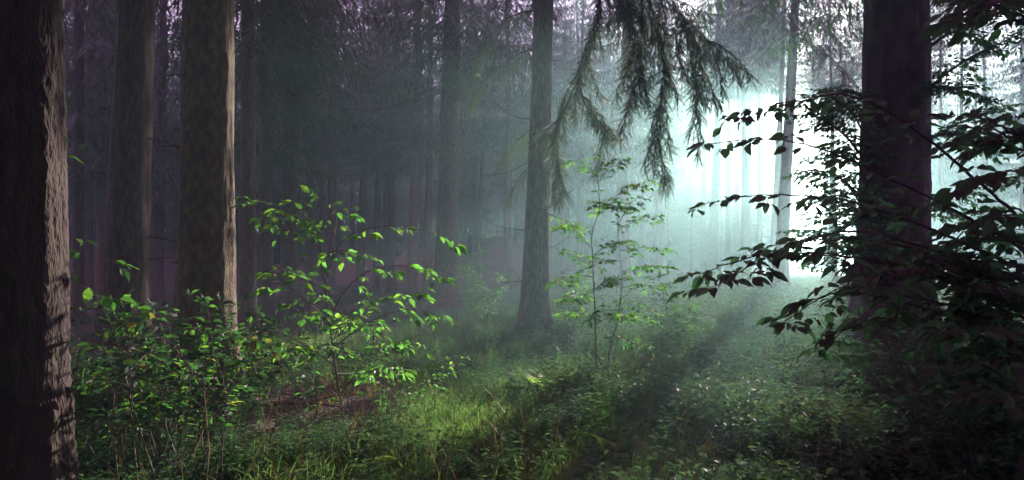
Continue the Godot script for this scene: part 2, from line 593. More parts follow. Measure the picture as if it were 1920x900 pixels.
func stubs(o: Node3D, n: int, r: float, hi: float) -> void:       # snapped-off dead branches
	for k in n:
		var a := rng.randf() * TAU
		var h := rnd(0.7, hi)
		var out := Vector3(cos(a), rnd(-0.25, 0.2), sin(a)).normalized()
		var l := (rnd(0.06, 0.25) if k % 3 else rnd(0.4, 0.9)) * (0.5 if o.position.z > -5.0 else 1.0)
		var b := Buf.new()
		var p := PackedVector3Array()
		for i in 5:
			p.append(Vector3(0, h, 0) + out * (r * 0.8 + l * i / 4.0) + Vector3(0, -0.12 * l * i * i / 16.0, 0) + Vector3(rnd(-1, 1), rnd(-1, 1), rnd(-1, 1)) * 0.012)
		tube(b, p, rnd(0.010, 0.018), 0.005, 6)
		part("branch_stub", b.mesh(), M.bark, o)

func _ready() -> void:
	rng.seed = 20240607
	hills.seed = 4
	hills.frequency = 0.07
	rough.seed = 12
	rough.frequency = 0.12
	# ---------------- camera
	var cam := Camera3D.new()
	cam.name = "camera"
	cam.projection = Camera3D.PROJECTION_FRUSTUM
	cam.near = 0.05
	cam.far = 2000.0
	cam.size = cam.near * 900.0 / F
	cam.frustum_offset = Vector2(0, cam.near * (HORIZON - 450.0) / F)
	cam.position = Vector3(0, EYE, 0)
	add_child(cam)
	# ---------------- sky, air, exposure
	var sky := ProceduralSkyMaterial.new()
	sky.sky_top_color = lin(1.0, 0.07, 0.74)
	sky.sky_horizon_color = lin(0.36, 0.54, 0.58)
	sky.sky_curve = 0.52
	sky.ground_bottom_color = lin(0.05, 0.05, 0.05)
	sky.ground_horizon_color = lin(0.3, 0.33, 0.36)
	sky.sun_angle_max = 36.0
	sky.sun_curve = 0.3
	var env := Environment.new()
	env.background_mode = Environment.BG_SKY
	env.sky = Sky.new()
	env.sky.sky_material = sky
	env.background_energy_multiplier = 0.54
	env.tonemap_mode = Environment.TONE_MAPPER_LINEAR
	env.tonemap_exposure = 4.6
	env.volumetric_fog_enabled = true
	env.volumetric_fog_density = 0.0042
	env.volumetric_fog_albedo = lin(0.45, 0.87, 0.92)
	env.volumetric_fog_anisotropy = 0.67
	env.sdfgi_enabled = true
	env.ssao_enabled = true
	env.ssil_enabled = true
	var we := WorldEnvironment.new()
	we.name = "world_environment"
	we.environment = env
	add_child(we)
	var sun := DirectionalLight3D.new()
	sun.name = "sun"
	sun.light_energy = 1.6
	sun.light_color = lin(1.0, 0.81, 0.72)
	sun.light_angular_distance = 0.5
	sun.shadow_enabled = true
	sun.rotation_degrees = Vector3(-SUN_EL, 180.0 - SUN_AZ, 0)
	add_child(sun)

	materials()
	leaf_shapes = [leaf_shape(0.52, 0.25, 0.16, 1.0), leaf_shape(0.46, 0.5, 0.28, 0.8), leaf_shape(0.58, 0.12, 0.06, 0.9), leaf_shape(0.5, 0.35, 0.45, 1.0)]
	M_twig = needle_twig(0.25, 0.022, 20)
	for k in 5:
		crowns.append(crown_shape(8.0, 24.5, 3.0 + 0.25 * k, 100 + k))
	for k in 4:
		trunks.append(trunk_shape(24.0, 0.28, 0.2, 0.12, 18, 0.5, 0.012, Vector2.ZERO, 0.05, 40 + k))
	build_ground()
	rng.seed = 11
	build_forest()
	rng.seed = 12
	build_lane()
	rng.seed = 13
	build_round()
	rng.seed = 14
	build_near_trees()
	rng.seed = 15
	build_boughs()
	rng.seed = 16
	build_plants()
	rng.seed = 17
	build_beech()
	rng.seed = 18
	build_undergrowth()

func build_ground() -> void:
	var b := Buf.new()
	var xs := []
	var zs := []
	var q := -110.0
	while q <= 110.0:
		xs.append(q)
		q += 0.25 if absf(q) < 12.0 else 2.0
	q = 26.0
	while q >= -112.0:
		zs.append(q)
		q -= 0.25 if q <= 2.0 and q > -24.0 else 2.0
	for z in zs:
		for x in xs:
			b.v.append(Vector3(x, ground(x, z), z))
			var e := 0.15
			b.n.append(Vector3(ground(x - e, z) - ground(x + e, z), 2.0 * e, ground(x, z - e) - ground(x, z + e)).normalized())
	var w := xs.size()
	for i in zs.size() - 1:
		for j in w - 1:
			var a := i * w + j
			b.idx.append_array(PackedInt32Array([a, a + w, a + 1, a + 1, a + w, a + w + 1]))
	tag(part("ground", b.mesh(), M.soil), "dark woodland floor of soil and litter under the trees", "", "", "structure")

func build_forest() -> void:
	# the stand behind: left of the sun's lane it is close, in the lane nothing stands
	var placed: Array = []
	var tries := 0
	while placed.size() < 250 and tries < 6000:
		tries += 1
		var d := 24.0 + 84.0 * sqrt(rng.randf())
		var x := rnd(-1.0, 1.0) * (d * 0.85 + 6.0)
		var off := across_sun(x, -d)
		if off > -13.0 and off < 8.0: continue
		if d < 44.0 and x > -0.16 * d and off < 0.0: continue
		if d < 34.0 and x > -0.52 * d and off < 0.0: continue
		var ok := true
		for p in placed:
			if p.distance_squared_to(Vector2(x, d)) < 6.5: ok = false
		if not ok: continue
		placed.append(Vector2(x, d))
		var px := 960.0 + x / d * F
		var far := "farther" if d > 70.0 else "nearer"
		var place := "right of the massive beech trunk behind the dark leaves"
		for e in [[128, "hidden behind the leftmost trunk"], [215, "in the gap right of the leftmost trunk"], [335, "in the gap left of the sunlit trunk"], [480, "close right of the sunlit trunk behind the vines"], [640, "above the left half of the bright sapling"], [815, "above the right half of the bright sapling"], [985, "between the broad hazy trunk and the centre trunk"], [1120, "just right of the centre trunk in pale mist"], [1280, "behind the twin saplings in pale mist"], [1640, "at the brim of the glare"]]:
			if px < e[0]:
				place = e[1]
				break
		var label := "%s dim spruce trunk %s" % [far, place]
		var group := "%s spruces %s" % [far, place]
		var o := thing("spruce_tree", label, "tree", Vector3(x, ground(x, -d), -d), group)
		var s := rnd(0.75, 1.2)
		var t := part("trunk", trunks[rng.randi() % 4], M.bark, o)
		t.transform.basis = Basis(Vector3(s, 0, 0), Vector3(rnd(-0.02, 0.02), 1, 0), Vector3(0, 0, s))
		var c := part("crown", crowns[rng.randi() % 5], M.needle, o)
		var low := (rnd(-3.5, 0.5) if x < -0.42 * d else rnd(-0.5, 2.5)) if d < 60.0 else rnd(-8.5, -3.0)
		c.transform = Transform3D(Basis(Vector3.UP, rng.randf() * TAU).scaled_local(Vector3(s, (24.5 - 8.0 - low) / 16.5, s)), Vector3.ZERO)
		c.position.y = 8.0 + low - 8.0 * c.transform.basis.y.y
func build_lane() -> void:
	# a few trees stand in the sun's lane; their crowns begin high, so that the low sun comes in beneath them
	var lane := 0
	var tries := 0
	var placed: Array = []
	while lane < 22 and tries < 900:
		tries += 1
		var d := rnd(42.0, 100.0)
		var x := rnd(0.15, 0.9) * d
		var off := across_sun(x, -d)
		if off < -9.0 or off > 9.0 or (off < -1.0 and d > 76.0) or absf(off + 6.15) < 0.8: continue
		var ok := true
		for p in placed:
			if p.distance_squared_to(Vector2(x, d)) < 20.0: ok = false
		if not ok: continue
		placed.append(Vector2(x, d))
		lane += 1
		var o := thing("spruce_tree", "spruce trunk almost lost in the bright glare behind the beech leaves", "tree", Vector3(x, ground(x, -d), -d), "spruces in the glare")
		var s := rnd(0.6, 1.0)
		part("trunk", trunks[rng.randi() % 4], M.bark, o).transform.basis = Basis(Vector3(s, 0, 0), Vector3(rnd(-0.02, 0.02), 1, 0), Vector3(0, 0, s))
		var low := minf(20.0, (d - 8.0) * 0.23 + 4.6 if off < -2.5 else (d - 8.0) * 0.21 + rnd(5.0, 10.0))
		var c := part("crown", crowns[rng.randi() % 5], M.needle, o)
		c.transform = Transform3D(Basis(Vector3.UP, rng.randf() * TAU).scaled_local(Vector3(1, (25.5 - low) / 16.5, 1)), Vector3.ZERO)
		c.position.y = low - 8.0 * c.transform.basis.y.y
	for k in 17:  # young spruces added to shade the mist and dim the low glow
		var off := -11.5 + 0.5 * k + rnd(-0.4, 0.4)
		var d := rnd(52.0, 68.0)
		var x := (off + d * sin(deg_to_rad(SUN_AZ))) / cos(deg_to_rad(SUN_AZ))
		var o := thing("added_young_spruce", "half-grown spruce added to dim the bright mist beyond the twin saplings", "tree", Vector3(x, ground(x, -d), -d), "half-grown spruces added to dim the mist")
		var s := rnd(0.3, 0.47)
		part("trunk", trunks[rng.randi() % 4], M.bark, o).scale = Vector3(s, s, s)
		var c := part("crown", crowns[rng.randi() % 5], M.needle, o)
		var low := rnd(0.8, 2.2)
		c.transform = Transform3D(Basis(Vector3.UP, rng.randf() * TAU).scaled_local(Vector3(0.62, (24.0 * s - low) / 16.5, 0.62)), Vector3.ZERO)
		c.position.y = low - 8.0 * c.transform.basis.y.y

func build_round() -> void:
	# trees beside and behind the camera, whose crowns close the roof of the wood
	for p in [[-6, -3], [-8, -9], [-11, -2], [-2, 4], [3, 5], [7, 1], [9, -5], [-5, 8], [0, 10], [6, 9], [12, -1], [-12, 5], [-14, -12], [11, 6], [-9, 12], [4, 15], [-6, 3], [-9, 5], [5, 8], [-3, 7], [1, 6], [8, 7], [15, 3], [-3, 16], [14, -9], [-17, -6], [-16, 1]]:
		var o := thing("spruce_tree", "spruce outside the picture beside the viewer", "tree", Vector3(p[0], ground(p[0], p[1]), p[1]), "spruces round the viewer")
		part("trunk", trunks[rng.randi() % 4], M.bark, o)
		var c := part("crown", crowns[rng.randi() % 5], M.needle, o)
		c.rotation.y = rng.randf() * TAU
		c.scale = Vector3(1.4, 1.2 if p[1] > 2 else 1.0, 1.4)
		c.position.y = -6.5 if p[1] > 2 else 1.0

func build_near_trees() -> void:
	# px at the foot, distance, radius, px at the top of the picture
	spruce(36, 3.3, 0.235, 36, "huge rough-barked trunk cut by the left edge of the picture", "spruce_tree", true, 2, 9.0)
	spruce(232, 10.5, 0.32, 250, "broad dark trunk second from the left edge, unlit", "spruce_tree", true, 1)
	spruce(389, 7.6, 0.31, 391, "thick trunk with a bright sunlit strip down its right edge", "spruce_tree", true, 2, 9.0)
	spruce(462, 16.0, 0.2, 466, "thin dark trunk close behind the trunk with the sunlit strip", "spruce_tree", true, 1, 7.0)
	spruce(1318, 60.0, 0.3, 1322, "pale trunk deep in the mist under the outer tips of the hanging bough", "spruce_tree", true, 0, 16.0)
	spruce(150, 19.5, 0.17, 146, "slender dark trunk nearest the right side of the leftmost trunk", "spruce_tree", true, 0, 4.5)
	spruce(500, 20.5, 0.15, 497, "slender dark trunk right of the hanging vines", "spruce_tree", true, 0, 5.5)
	spruce(165, 27.0, 0.22, 170, "thin trunk in the gap right of the leftmost trunk", "spruce_tree", true, 0, 4.5)
	spruce(298, 30.0, 0.25, 304, "dim trunk in the gap left of the sunlit trunk", "spruce_tree", true, 0, 4.5)
	spruce(505, 31.0, 0.2, 508, "faint thin trunk behind the hanging vines", "spruce_tree", true, 0, 5.0)
	spruce(545, 22.0, 0.31, 552, "dark purple trunk behind the left end of the bright sapling", "spruce_tree", true, 0, 8.0)
	spruce(581, 36.0, 0.22, 584, "slim trunk between two darker ones behind the bright sapling", "spruce_tree", true, 0, 8.0)
	spruce(619, 34.0, 0.26, 624, "dark slim trunk rising straight behind the sapling's top", "spruce_tree", true, 0, 8.0)
	spruce(706, 45.0, 0.21, 710, "thin hazy trunk just left of its slightly thicker leaning twin", "spruce_tree", true, 0, 8.0)
	spruce(732, 40.0, 0.25, 740, "thin hazy trunk leaning slightly right beside the sky gaps", "spruce_tree", true, 0, 8.0)
	spruce(774, 33.0, 0.29, 782, "medium hazy trunk left of the broad centre-left trunk", "spruce_tree", true, 0, 8.0)
	spruce(802, 36.0, 0.24, 806, "narrow hazy trunk touching the broad centre-left trunk", "spruce_tree", true, 0, 8.0)
	spruce(832, 21.0, 0.37, 848, "broad trunk in teal haze left of the middle of the wood", "spruce_tree", true, 1, 8.0)
	spruce(894, 40.0, 0.15, 914, "thinnest leaning trunk standing alone in teal mist")
	spruce(951, 38.0, 0.25, 953, "hazy trunk half hidden just left of the centre trunk")
	spruce(1168, 37.0, 0.4, 1172, "broad pale trunk faintly seen behind the twin saplings", "spruce_tree", true, 0, 6.5)
	spruce(1232, 47.0, 0.3, 1236, "pale narrow trunk under the tip of the hanging bough", "spruce_tree", true, 0, 9.0)
	spruce(1338, 46.0, 0.36, 1348, "faint trunk in the bright mist left of the two leaning trunks", "spruce_tree", true, 0, 15.0)
	spruce(1402, 52.0, 0.3, 1408, "very faint trunk in the brightest mist beside the leaning trunks", "spruce_tree", true, 0, 16.0)
	spruce(1447, 38.0, 0.22, 1470, "paler of the two leaning trunks in the bright mist", "spruce_tree", true, 0, 14.5)
	spruce(1463, 27.0, 0.26, 1488, "darker of the two leaning trunks in the bright mist", "spruce_tree", true, 1, 10.0)

var centre_tree: Node3D
func build_boughs() -> void:
	var o := spruce(1000, 14.2, 0.27, 1014, "centre trunk with drooping needle boughs on both sides", "spruce_tree", true, 1, 8.6)
	centre_tree = o
	var n: Material = M.needle_near
	fan(o, [at(1014, -120, 14.2), at(1100, -110, 11.0), at(1200, -40, 9.8), at(1290, 40, 9.5), at(1345, 92, 9.4), at(1384, 140, 9.4)], 0.035, n, 16, 0.75)
	fan(o, [at(1200, -40, 9.8), at(1235, 60, 9.6), at(1245, 150, 9.5), at(1232, 240, 9.5), at(1252, 335, 9.4)], 0.018, n, 7, 0.5)
	fan(o, [at(1100, -110, 11.0), at(1125, 20, 10.4), at(1088, 130, 10.2), at(1100, 200, 10.0), at(1150, 255, 9.8)], 0.022, n, 9, 0.55)
	fan(o, [at(1088, 130, 10.2), at(1052, 200, 10.4), at(1040, 280, 10.4), at(1062, 360, 10.4)], 0.012, n, 6, 0.35)
	fan(o, [at(1150, -80, 10.4), at(1180, 30, 9.8), at(1200, 120, 9.6), at(1180, 190, 9.5)], 0.018, n, 9, 0.5)
	fan(o, [at(1260, 0, 9.6), at(1290, 80, 9.9), at(1300, 150, 10.0), at(1312, 215, 10.0)], 0.015, n, 7, 0.45)
	fan(o, [at(1120, -100, 10.8), at(1180, -60, 9.6), at(1250, -10, 9.2), at(1325, 25, 9.0)], 0.02, n, 10, 0.6)
	var l: Material = M.needle_painted_lit
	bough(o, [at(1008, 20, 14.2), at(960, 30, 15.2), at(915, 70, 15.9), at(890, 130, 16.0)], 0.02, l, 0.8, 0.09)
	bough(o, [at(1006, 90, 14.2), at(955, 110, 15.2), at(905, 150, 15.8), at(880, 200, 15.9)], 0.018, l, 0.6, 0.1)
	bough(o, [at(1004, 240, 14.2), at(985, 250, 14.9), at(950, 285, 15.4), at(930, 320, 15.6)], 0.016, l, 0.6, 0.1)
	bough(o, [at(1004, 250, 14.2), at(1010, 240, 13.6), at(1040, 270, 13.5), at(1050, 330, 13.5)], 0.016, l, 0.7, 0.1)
	bough(o, [at(1000, 310, 14.2), at(975, 330, 14.8), at(952, 380, 15.2)], 0.014, n, 0.4, 0.1)
	for p in [[1000, 300, 900, 330, 14.2], [1000, 225, 930, 195, 14.0], [1002, 470, 1070, 440, 14.2], [1000, 400, 1075, 355, 14.2], [1000, 540, 960, 505, 14.2], [1000, 430, 905, 410, 14.4]]:
		dead_branch(o, [at(p[0], p[1], p[4]), at((p[0] + p[2]) * 0.5, (p[1] + p[3]) * 0.5 + 8, p[4] - 0.3), at(p[2], p[3], p[4] - 0.5)], 0.013)
	# the broad trunk on the left of it carries a bough with sunlight in its colour and long dead branches
	var w: Node3D = null
	for c in get_children():
		if str(c.get_meta("label", "")).begins_with("broad trunk in teal haze"): w = c
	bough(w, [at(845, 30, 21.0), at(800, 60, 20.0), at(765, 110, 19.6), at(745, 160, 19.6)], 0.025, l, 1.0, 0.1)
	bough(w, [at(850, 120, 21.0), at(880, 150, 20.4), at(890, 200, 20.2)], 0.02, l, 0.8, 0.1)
	# hazy boughs of the darker leaning trunk, which break the low sun into shafts
	var t: Node3D = null
	for c in get_children():
		if str(c.get_meta("label", "")).begins_with("darker of the two"): t = c
	for q in [[1484, 10, 1540, 40, 1600, 110], [1482, 60, 1560, 110, 1625, 180], [1485, -20, 1430, 10, 1380, 60], [1486, -60, 1560, -20, 1640, 40]]:
		fan(t, [at(q[0], q[1], 27.0), at(q[2], q[3], 26.0), at(q[4], q[5], 25.2)], 0.03, M.needle_near, 4, 0.9)
	dead_branch(w, [at(842, 150, 21.0), at(740, 198, 19.5), at(640, 204, 18.6), at(560, 182, 18.0), at(480, 162, 17.6)], 0.03)
	dead_branch(w, [at(842, 170, 21.0), at(720, 205, 20.5), at(660, 208, 20.0)], 0.02)

# ------------------------------------------------------------------ saplings and shrubs
func plant_at(called: String, label: String, category: String, px: float, d: float, group := "") -> Node3D:
	var x := (px - 960.0) / F * d
	return thing(called, label, category, Vector3(x, ground(x, -d), -d), group)

func local(o: Node3D, pts: Array, d: float) -> Array:      # points given as [column, row, depth beside d]
	var out := []
	for p in pts:
		out.append(at(p[0], p[1], d + (p[2] if p.size() > 2 else 0.0)) - o.position)
	return out

func build_plants() -> void:
	var tones := [M.leaf_a, M.leaf_a, M.leaf_c, M.leaf_b, M.leaf_c, M.leaf_b, M.leaf_dark, M.leaf_a, M.leaf_b, M.leaf_b]
	# the bright sapling in the middle left
	var d := 5.6
	var o := plant_at("broadleaf_sapling", "bright green sapling with arching branches and a thin stem", "sapling", 652, d)
	var pl := Plant.new()
	branch(pl, [Vector3.ZERO] + local(o, [[640, 760], [622, 640, -0.1], [610, 540, -0.1], [596, 440, 0.0], [575, 385, 0.1], [545, 378, 0.1]], d), 0.011, 0.003, 0.085, 0.2, 0.3, 0.55)
	branch(pl, local(o, [[618, 600], [650, 540, -0.1], [700, 505, -0.1], [770, 500, -0.2], [820, 520, -0.3]], d), 0.006, 0.002, 0.085, 0.15, 0.22, 0.2, 0.7)
	branch(pl, local(o, [[612, 520], [640, 455, 0.1], [690, 428, 0.1], [760, 425, 0.0], [820, 440, -0.1], [856, 456, -0.1]], d), 0.006, 0.002, 0.09, 0.2, 0.2, 0.25, 0.6)
	branch(pl, local(o, [[600, 470], [560, 410, -0.2], [510, 388, -0.3], [455, 372, -0.4]], d), 0.006, 0.002, 0.075, 0.12, 0.25, 0.25, 0.8)
	branch(pl, local(o, [[605, 500], [630, 430, 0.3], [625, 390, 0.4], [600, 370, 0.5]], d), 0.005, 0.002, 0.08, 0.15, 0.2, 0.3)
	branch(pl, local(o, [[625, 610], [570, 560, -0.3], [530, 530, -0.4], [500, 540, -0.5]], d), 0.006, 0.002, 0.09, 0.15, 0.25, 0.3)
	branch(pl, local(o, [[628, 650], [700, 600, 0.1], [770, 580, 0.2], [840, 600, 0.2]], d), 0.006, 0.002, 0.075, 0.11, 0.3, 0.2)
	branch(pl, local(o, [[632, 690], [560, 640, 0.2], [490, 620, 0.3], [440, 625, 0.3]], d), 0.006, 0.002, 0.075, 0.11, 0.3, 0.2)
	branch(pl, local(o, [[640, 740], [700, 660, -0.2], [760, 640, -0.3], [800, 660, -0.3]], d), 0.005, 0.002, 0.07, 0.12, 0.28, 0.3)
	branch(pl, local(o, [[630, 690], [600, 640, -0.4], [575, 600, -0.5], [560, 590, -0.6]], d), 0.005, 0.002, 0.08, 0.12, 0.25, 0.25)
	for q in [[600, 480, 640, 470, 690, 480], [605, 540, 560, 520, 520, 500], [620, 620, 680, 610, 740, 640], [625, 660, 580, 650, 530, 660], [632, 700, 690, 700, 740, 690], [596, 440, 630, 400, 660, 405], [590, 420, 550, 440, 520, 420], [615, 570, 650, 590, 690, 560], [622, 640, 700, 570, 800, 545], [575, 390, 540, 400, 490, 410]]:
		branch(pl, local(o, [[q[0], q[1]], [q[2], q[3], rnd(-0.3, 0.3)], [q[4], q[5], rnd(-0.6, 0.4)]], d), 0.005, 0.0015, 0.085, 0.1, 0.24, 0.2)
	finish(pl, o, "stem", M.twig_wood, tones, 290)
	# the low shrub at the left, full of leaves
	d = 4.3
	o = plant_at("broadleaf_shrub", "wide leafy shrub spreading low between the two left trunks", "shrub", 300, d)
	pl = Plant.new()
	for k in 24:
		var px := 135.0 + 320.0 * k / 23.0 + rnd(-15, 15)
		var py := rnd(575, 800)
		var dd := rnd(-0.7, 0.8)
		var qx := px + rnd(-70, 70)
		branch(pl, local(o, [[px * 0.6 + 120 + rnd(-40, 40), 910, dd * 0.3], [px * 0.8 + 55 + rnd(-20, 20), lerpf(900, py, 0.55), dd * 0.7], [qx, py, dd], [qx + rnd(-80, 90), py - rnd(-30, 50), dd - 0.1]], d), 0.006, 0.002, rnd(0.055, 0.095), 0.15, 0.3, 0.35)
	finish(pl, o, "stem", M.twig_wood, [M.leaf_a, M.leaf_b, M.leaf_dark, M.leaf_dark, M.leaf_dark, M.leaf_b, M.leaf_dark, M.leaf_c, M.leaf_b, M.leaf_dark, M.leaf_old, M.leaf_dark], 290)
	d = 6.9
	o = plant_at("broadleaf_shrub", "loose tangle of leafy shoots behind the bright sapling's foot", "shrub", 640, d)
	pl = Plant.new()
	for k in 15:
		var px := 470.0 + 380.0 * k / 14.0 + rnd(-20, 20)
		var py := rnd(585, 720)
		branch(pl, local(o, [[px * 0.7 + 190 + rnd(-50, 50), 790, rnd(-0.3, 0.3)], [px * 0.9 + 60, lerpf(790, py, 0.6), rnd(-0.4, 0.4)], [px + rnd(-40, 40), py, rnd(-0.6, 0.5)]], d), 0.006, 0.0015, rnd(0.055, 0.085), 0.13, 0.26, 0.3)
	finish(pl, o, "stem", M.twig_wood, [M.leaf_b, M.leaf_dark, M.leaf_a, M.leaf_c, M.leaf_dark], 200)
	d = 4.4
	# the twig behind the leftmost trunk
	d = 4.4
	o = plant_at("broadleaf_shrub", "drooping leafy twigs peeping out right of the leftmost trunk", "shrub", 60, d)
	pl = Plant.new()
	branch(pl, [Vector3.ZERO] + local(o, [[70, 700], [90, 560], [120, 450], [170, 470, -0.1], [225, 500, -0.2]], d), 0.008, 0.002, 0.095, 0.2, 0.2, 0.6)
	branch(pl, local(o, [[85, 600], [120, 520, 0.1], [160, 540], [215, 560]], d), 0.005, 0.002, 0.095, 0.2, 0.2, 0.2)
	branch(pl, local(o, [[90, 560], [100, 400], [112, 290], [140, 275]], d), 0.005, 0.002, 0.09, 0.3, 0.12, 0.85)
	finish(pl, o, "stem", M.twig_wood, [M.leaf_b, M.leaf_dark, M.leaf_a], 120)
	# shrub in front of and beside the sunlit trunk's foot
	d = 6.4
	o = plant_at("broadleaf_shrub", "dark leafy shrub hiding the foot of the sunlit trunk", "shrub", 380, d)
	pl = Plant.new()
	for k in 22:
		var px := 220.0 + 270.0 * k / 21.0
		var py := rnd(555, 640)
		branch(pl, local(o, [[px * 0.6 + 150, 820], [px, lerpf(820, py, 0.6), rnd(-0.4, 0.3)], [px + rnd(-30, 30), py, rnd(-0.6, 0.2)]], d), 0.007, 0.002, 0.085, 0.14, 0.32, 0.25)
	finish(pl, o, "stem", M.twig_wood, [M.leaf_dark, M.leaf_b, M.leaf_dark], 200)
	# twin saplings right of the centre
	d = 8.2
	o = plant_at("broadleaf_sapling", "taller slender sapling with a kinked stem right of the centre trunk", "sapling", 1118, d)
	pl = Plant.new()
	branch(pl, [Vector3.ZERO] + local(o, [[1116, 600], [1112, 500], [1110, 440], [1124, 390], [1120, 340], [1114, 285]], d), 0.013, 0.003, 0.075, 0.22, 0.35, 0.45)
	for q in [[1112, 520, 1040, 530], [1112, 470, 1050, 410], [1124, 390, 1215, 340], [1118, 330, 1075, 300], [1112, 440, 1045, 425], [1113, 560, 1060, 560], [1113, 545, 1170, 520], [1111, 480, 1180, 450], [1119, 345, 1165, 300], [1114, 600, 1060, 590], [1122, 400, 1180, 390], [1112, 500, 1065, 470], [1116, 610, 1180, 590]]:
		branch(pl, local(o, [[q[0], q[1]], [(q[0] + q[2]) * 0.5, (q[1] + q[3]) * 0.5 - 8, rnd(-0.3, 0.3)], [q[2], q[3], rnd(-0.6, 0.5)]], d), 0.005, 0.0015, 0.068, 0.07, 0.24, 0.15)
	finish(pl, o, "stem", M.twig_wood, [M.leaf_a, M.leaf_b, M.leaf_c, M.cover_a], 290)
	d = 7.9
	o = plant_at("broadleaf_sapling", "bushier sapling with a curved dark stem beside its taller twin", "sapling", 1140, d)
	pl = Plant.new()
	branch(pl, [Vector3.ZERO] + local(o, [[1142, 660], [1158, 600], [1166, 520], [1160, 450], [1158, 390]], d), 0.011, 0.003, 0.07, 0.18, 0.35, 0.35)
	for q in [[1160, 430, 1235, 405], [1162, 470, 1245, 470], [1165, 510, 1250, 500], [1165, 540, 1240, 540], [1162, 490, 1110, 500], [1163, 560, 1225, 590], [1160, 420, 1195, 370], [1160, 400, 1125, 380], [1164, 530, 1105, 545], [1158, 600, 1235, 610], [1150, 630, 1205, 650], [1160, 580, 1100, 600]]:
		branch(pl, local(o, [[q[0], q[1]], [(q[0] + q[2]) * 0.5, (q[1] + q[3]) * 0.5 - 6, rnd(-0.3, 0.3)], [q[2], q[3], rnd(-0.6, 0.5)]], d), 0.005, 0.0015, 0.062, 0.07, 0.24, 0.15)
	finish(pl, o, "stem", M.twig_wood, [M.cover_a, M.leaf_b, M.leaf_dark, M.leaf_a], 290)
	# small bushes farther back
	for s in [[1270, 11.0, 520, 0.5, "low bush in the bright undergrowth right of the twin saplings"], [900, 17.0, 490, 0.9, "soft teal bush left of the foot of the centre trunk"], [880, 24.0, 440, 1.4, "tall hazy bush beside the broad centre-left trunk"], [1075, 19.0, 480, 1.0, "misty bush between the centre trunk and the twin saplings"], [1400, 20.0, 500, 1.0, "glowing bush at the edge of the brightest mist"]]:
		d = s[1]
		o = plant_at("broadleaf_shrub", s[4], "shrub", s[0], d)
		pl = Plant.new()
		var top: float = EYE - (s[2] - HORIZON) / F * d - o.position.y
		for k in 9:
			var a := TAU * k / 9.0 + rnd(-0.3, 0.3)
			var e: Vector3 = Vector3(cos(a), 0, sin(a)) * s[3] * rnd(0.3, 1.0)
			branch(pl, [e * 0.1, e * 0.5 + Vector3(0, top * rnd(0.4, 0.6), 0), e + Vector3(0, top * rnd(0.65, 1.0), 0)], 0.008, 0.002, 0.085, 0.14, 0.4, 0.25)
		finish(pl, o, "stem", M.twig_wood, [M.cover_a, M.leaf_b, M.cover_b], 60)
	# thin vines that hang beside the sunlit trunk
	o = thing("hanging_vine", "thin pale vines dangling in loops right of the sunlit trunk", "vine", at(470, 120, 8.4))
	for q in [[[478, 60], [470, 200], [488, 260], [480, 330], [462, 370]], [[500, 100], [522, 220], [524, 270], [505, 320]], [[476, 40], [480, 150], [492, 230], [490, 290], [498, 330], [478, 340]], [[462, 330], [460, 450], [468, 520], [448, 600]]]:
		var vb := Buf.new()
		tube(vb, spline(local(o, q, 8.4), 0.08), 0.004, 0.0025, 4)
		part("strand", vb.mesh(), M.bark, o)

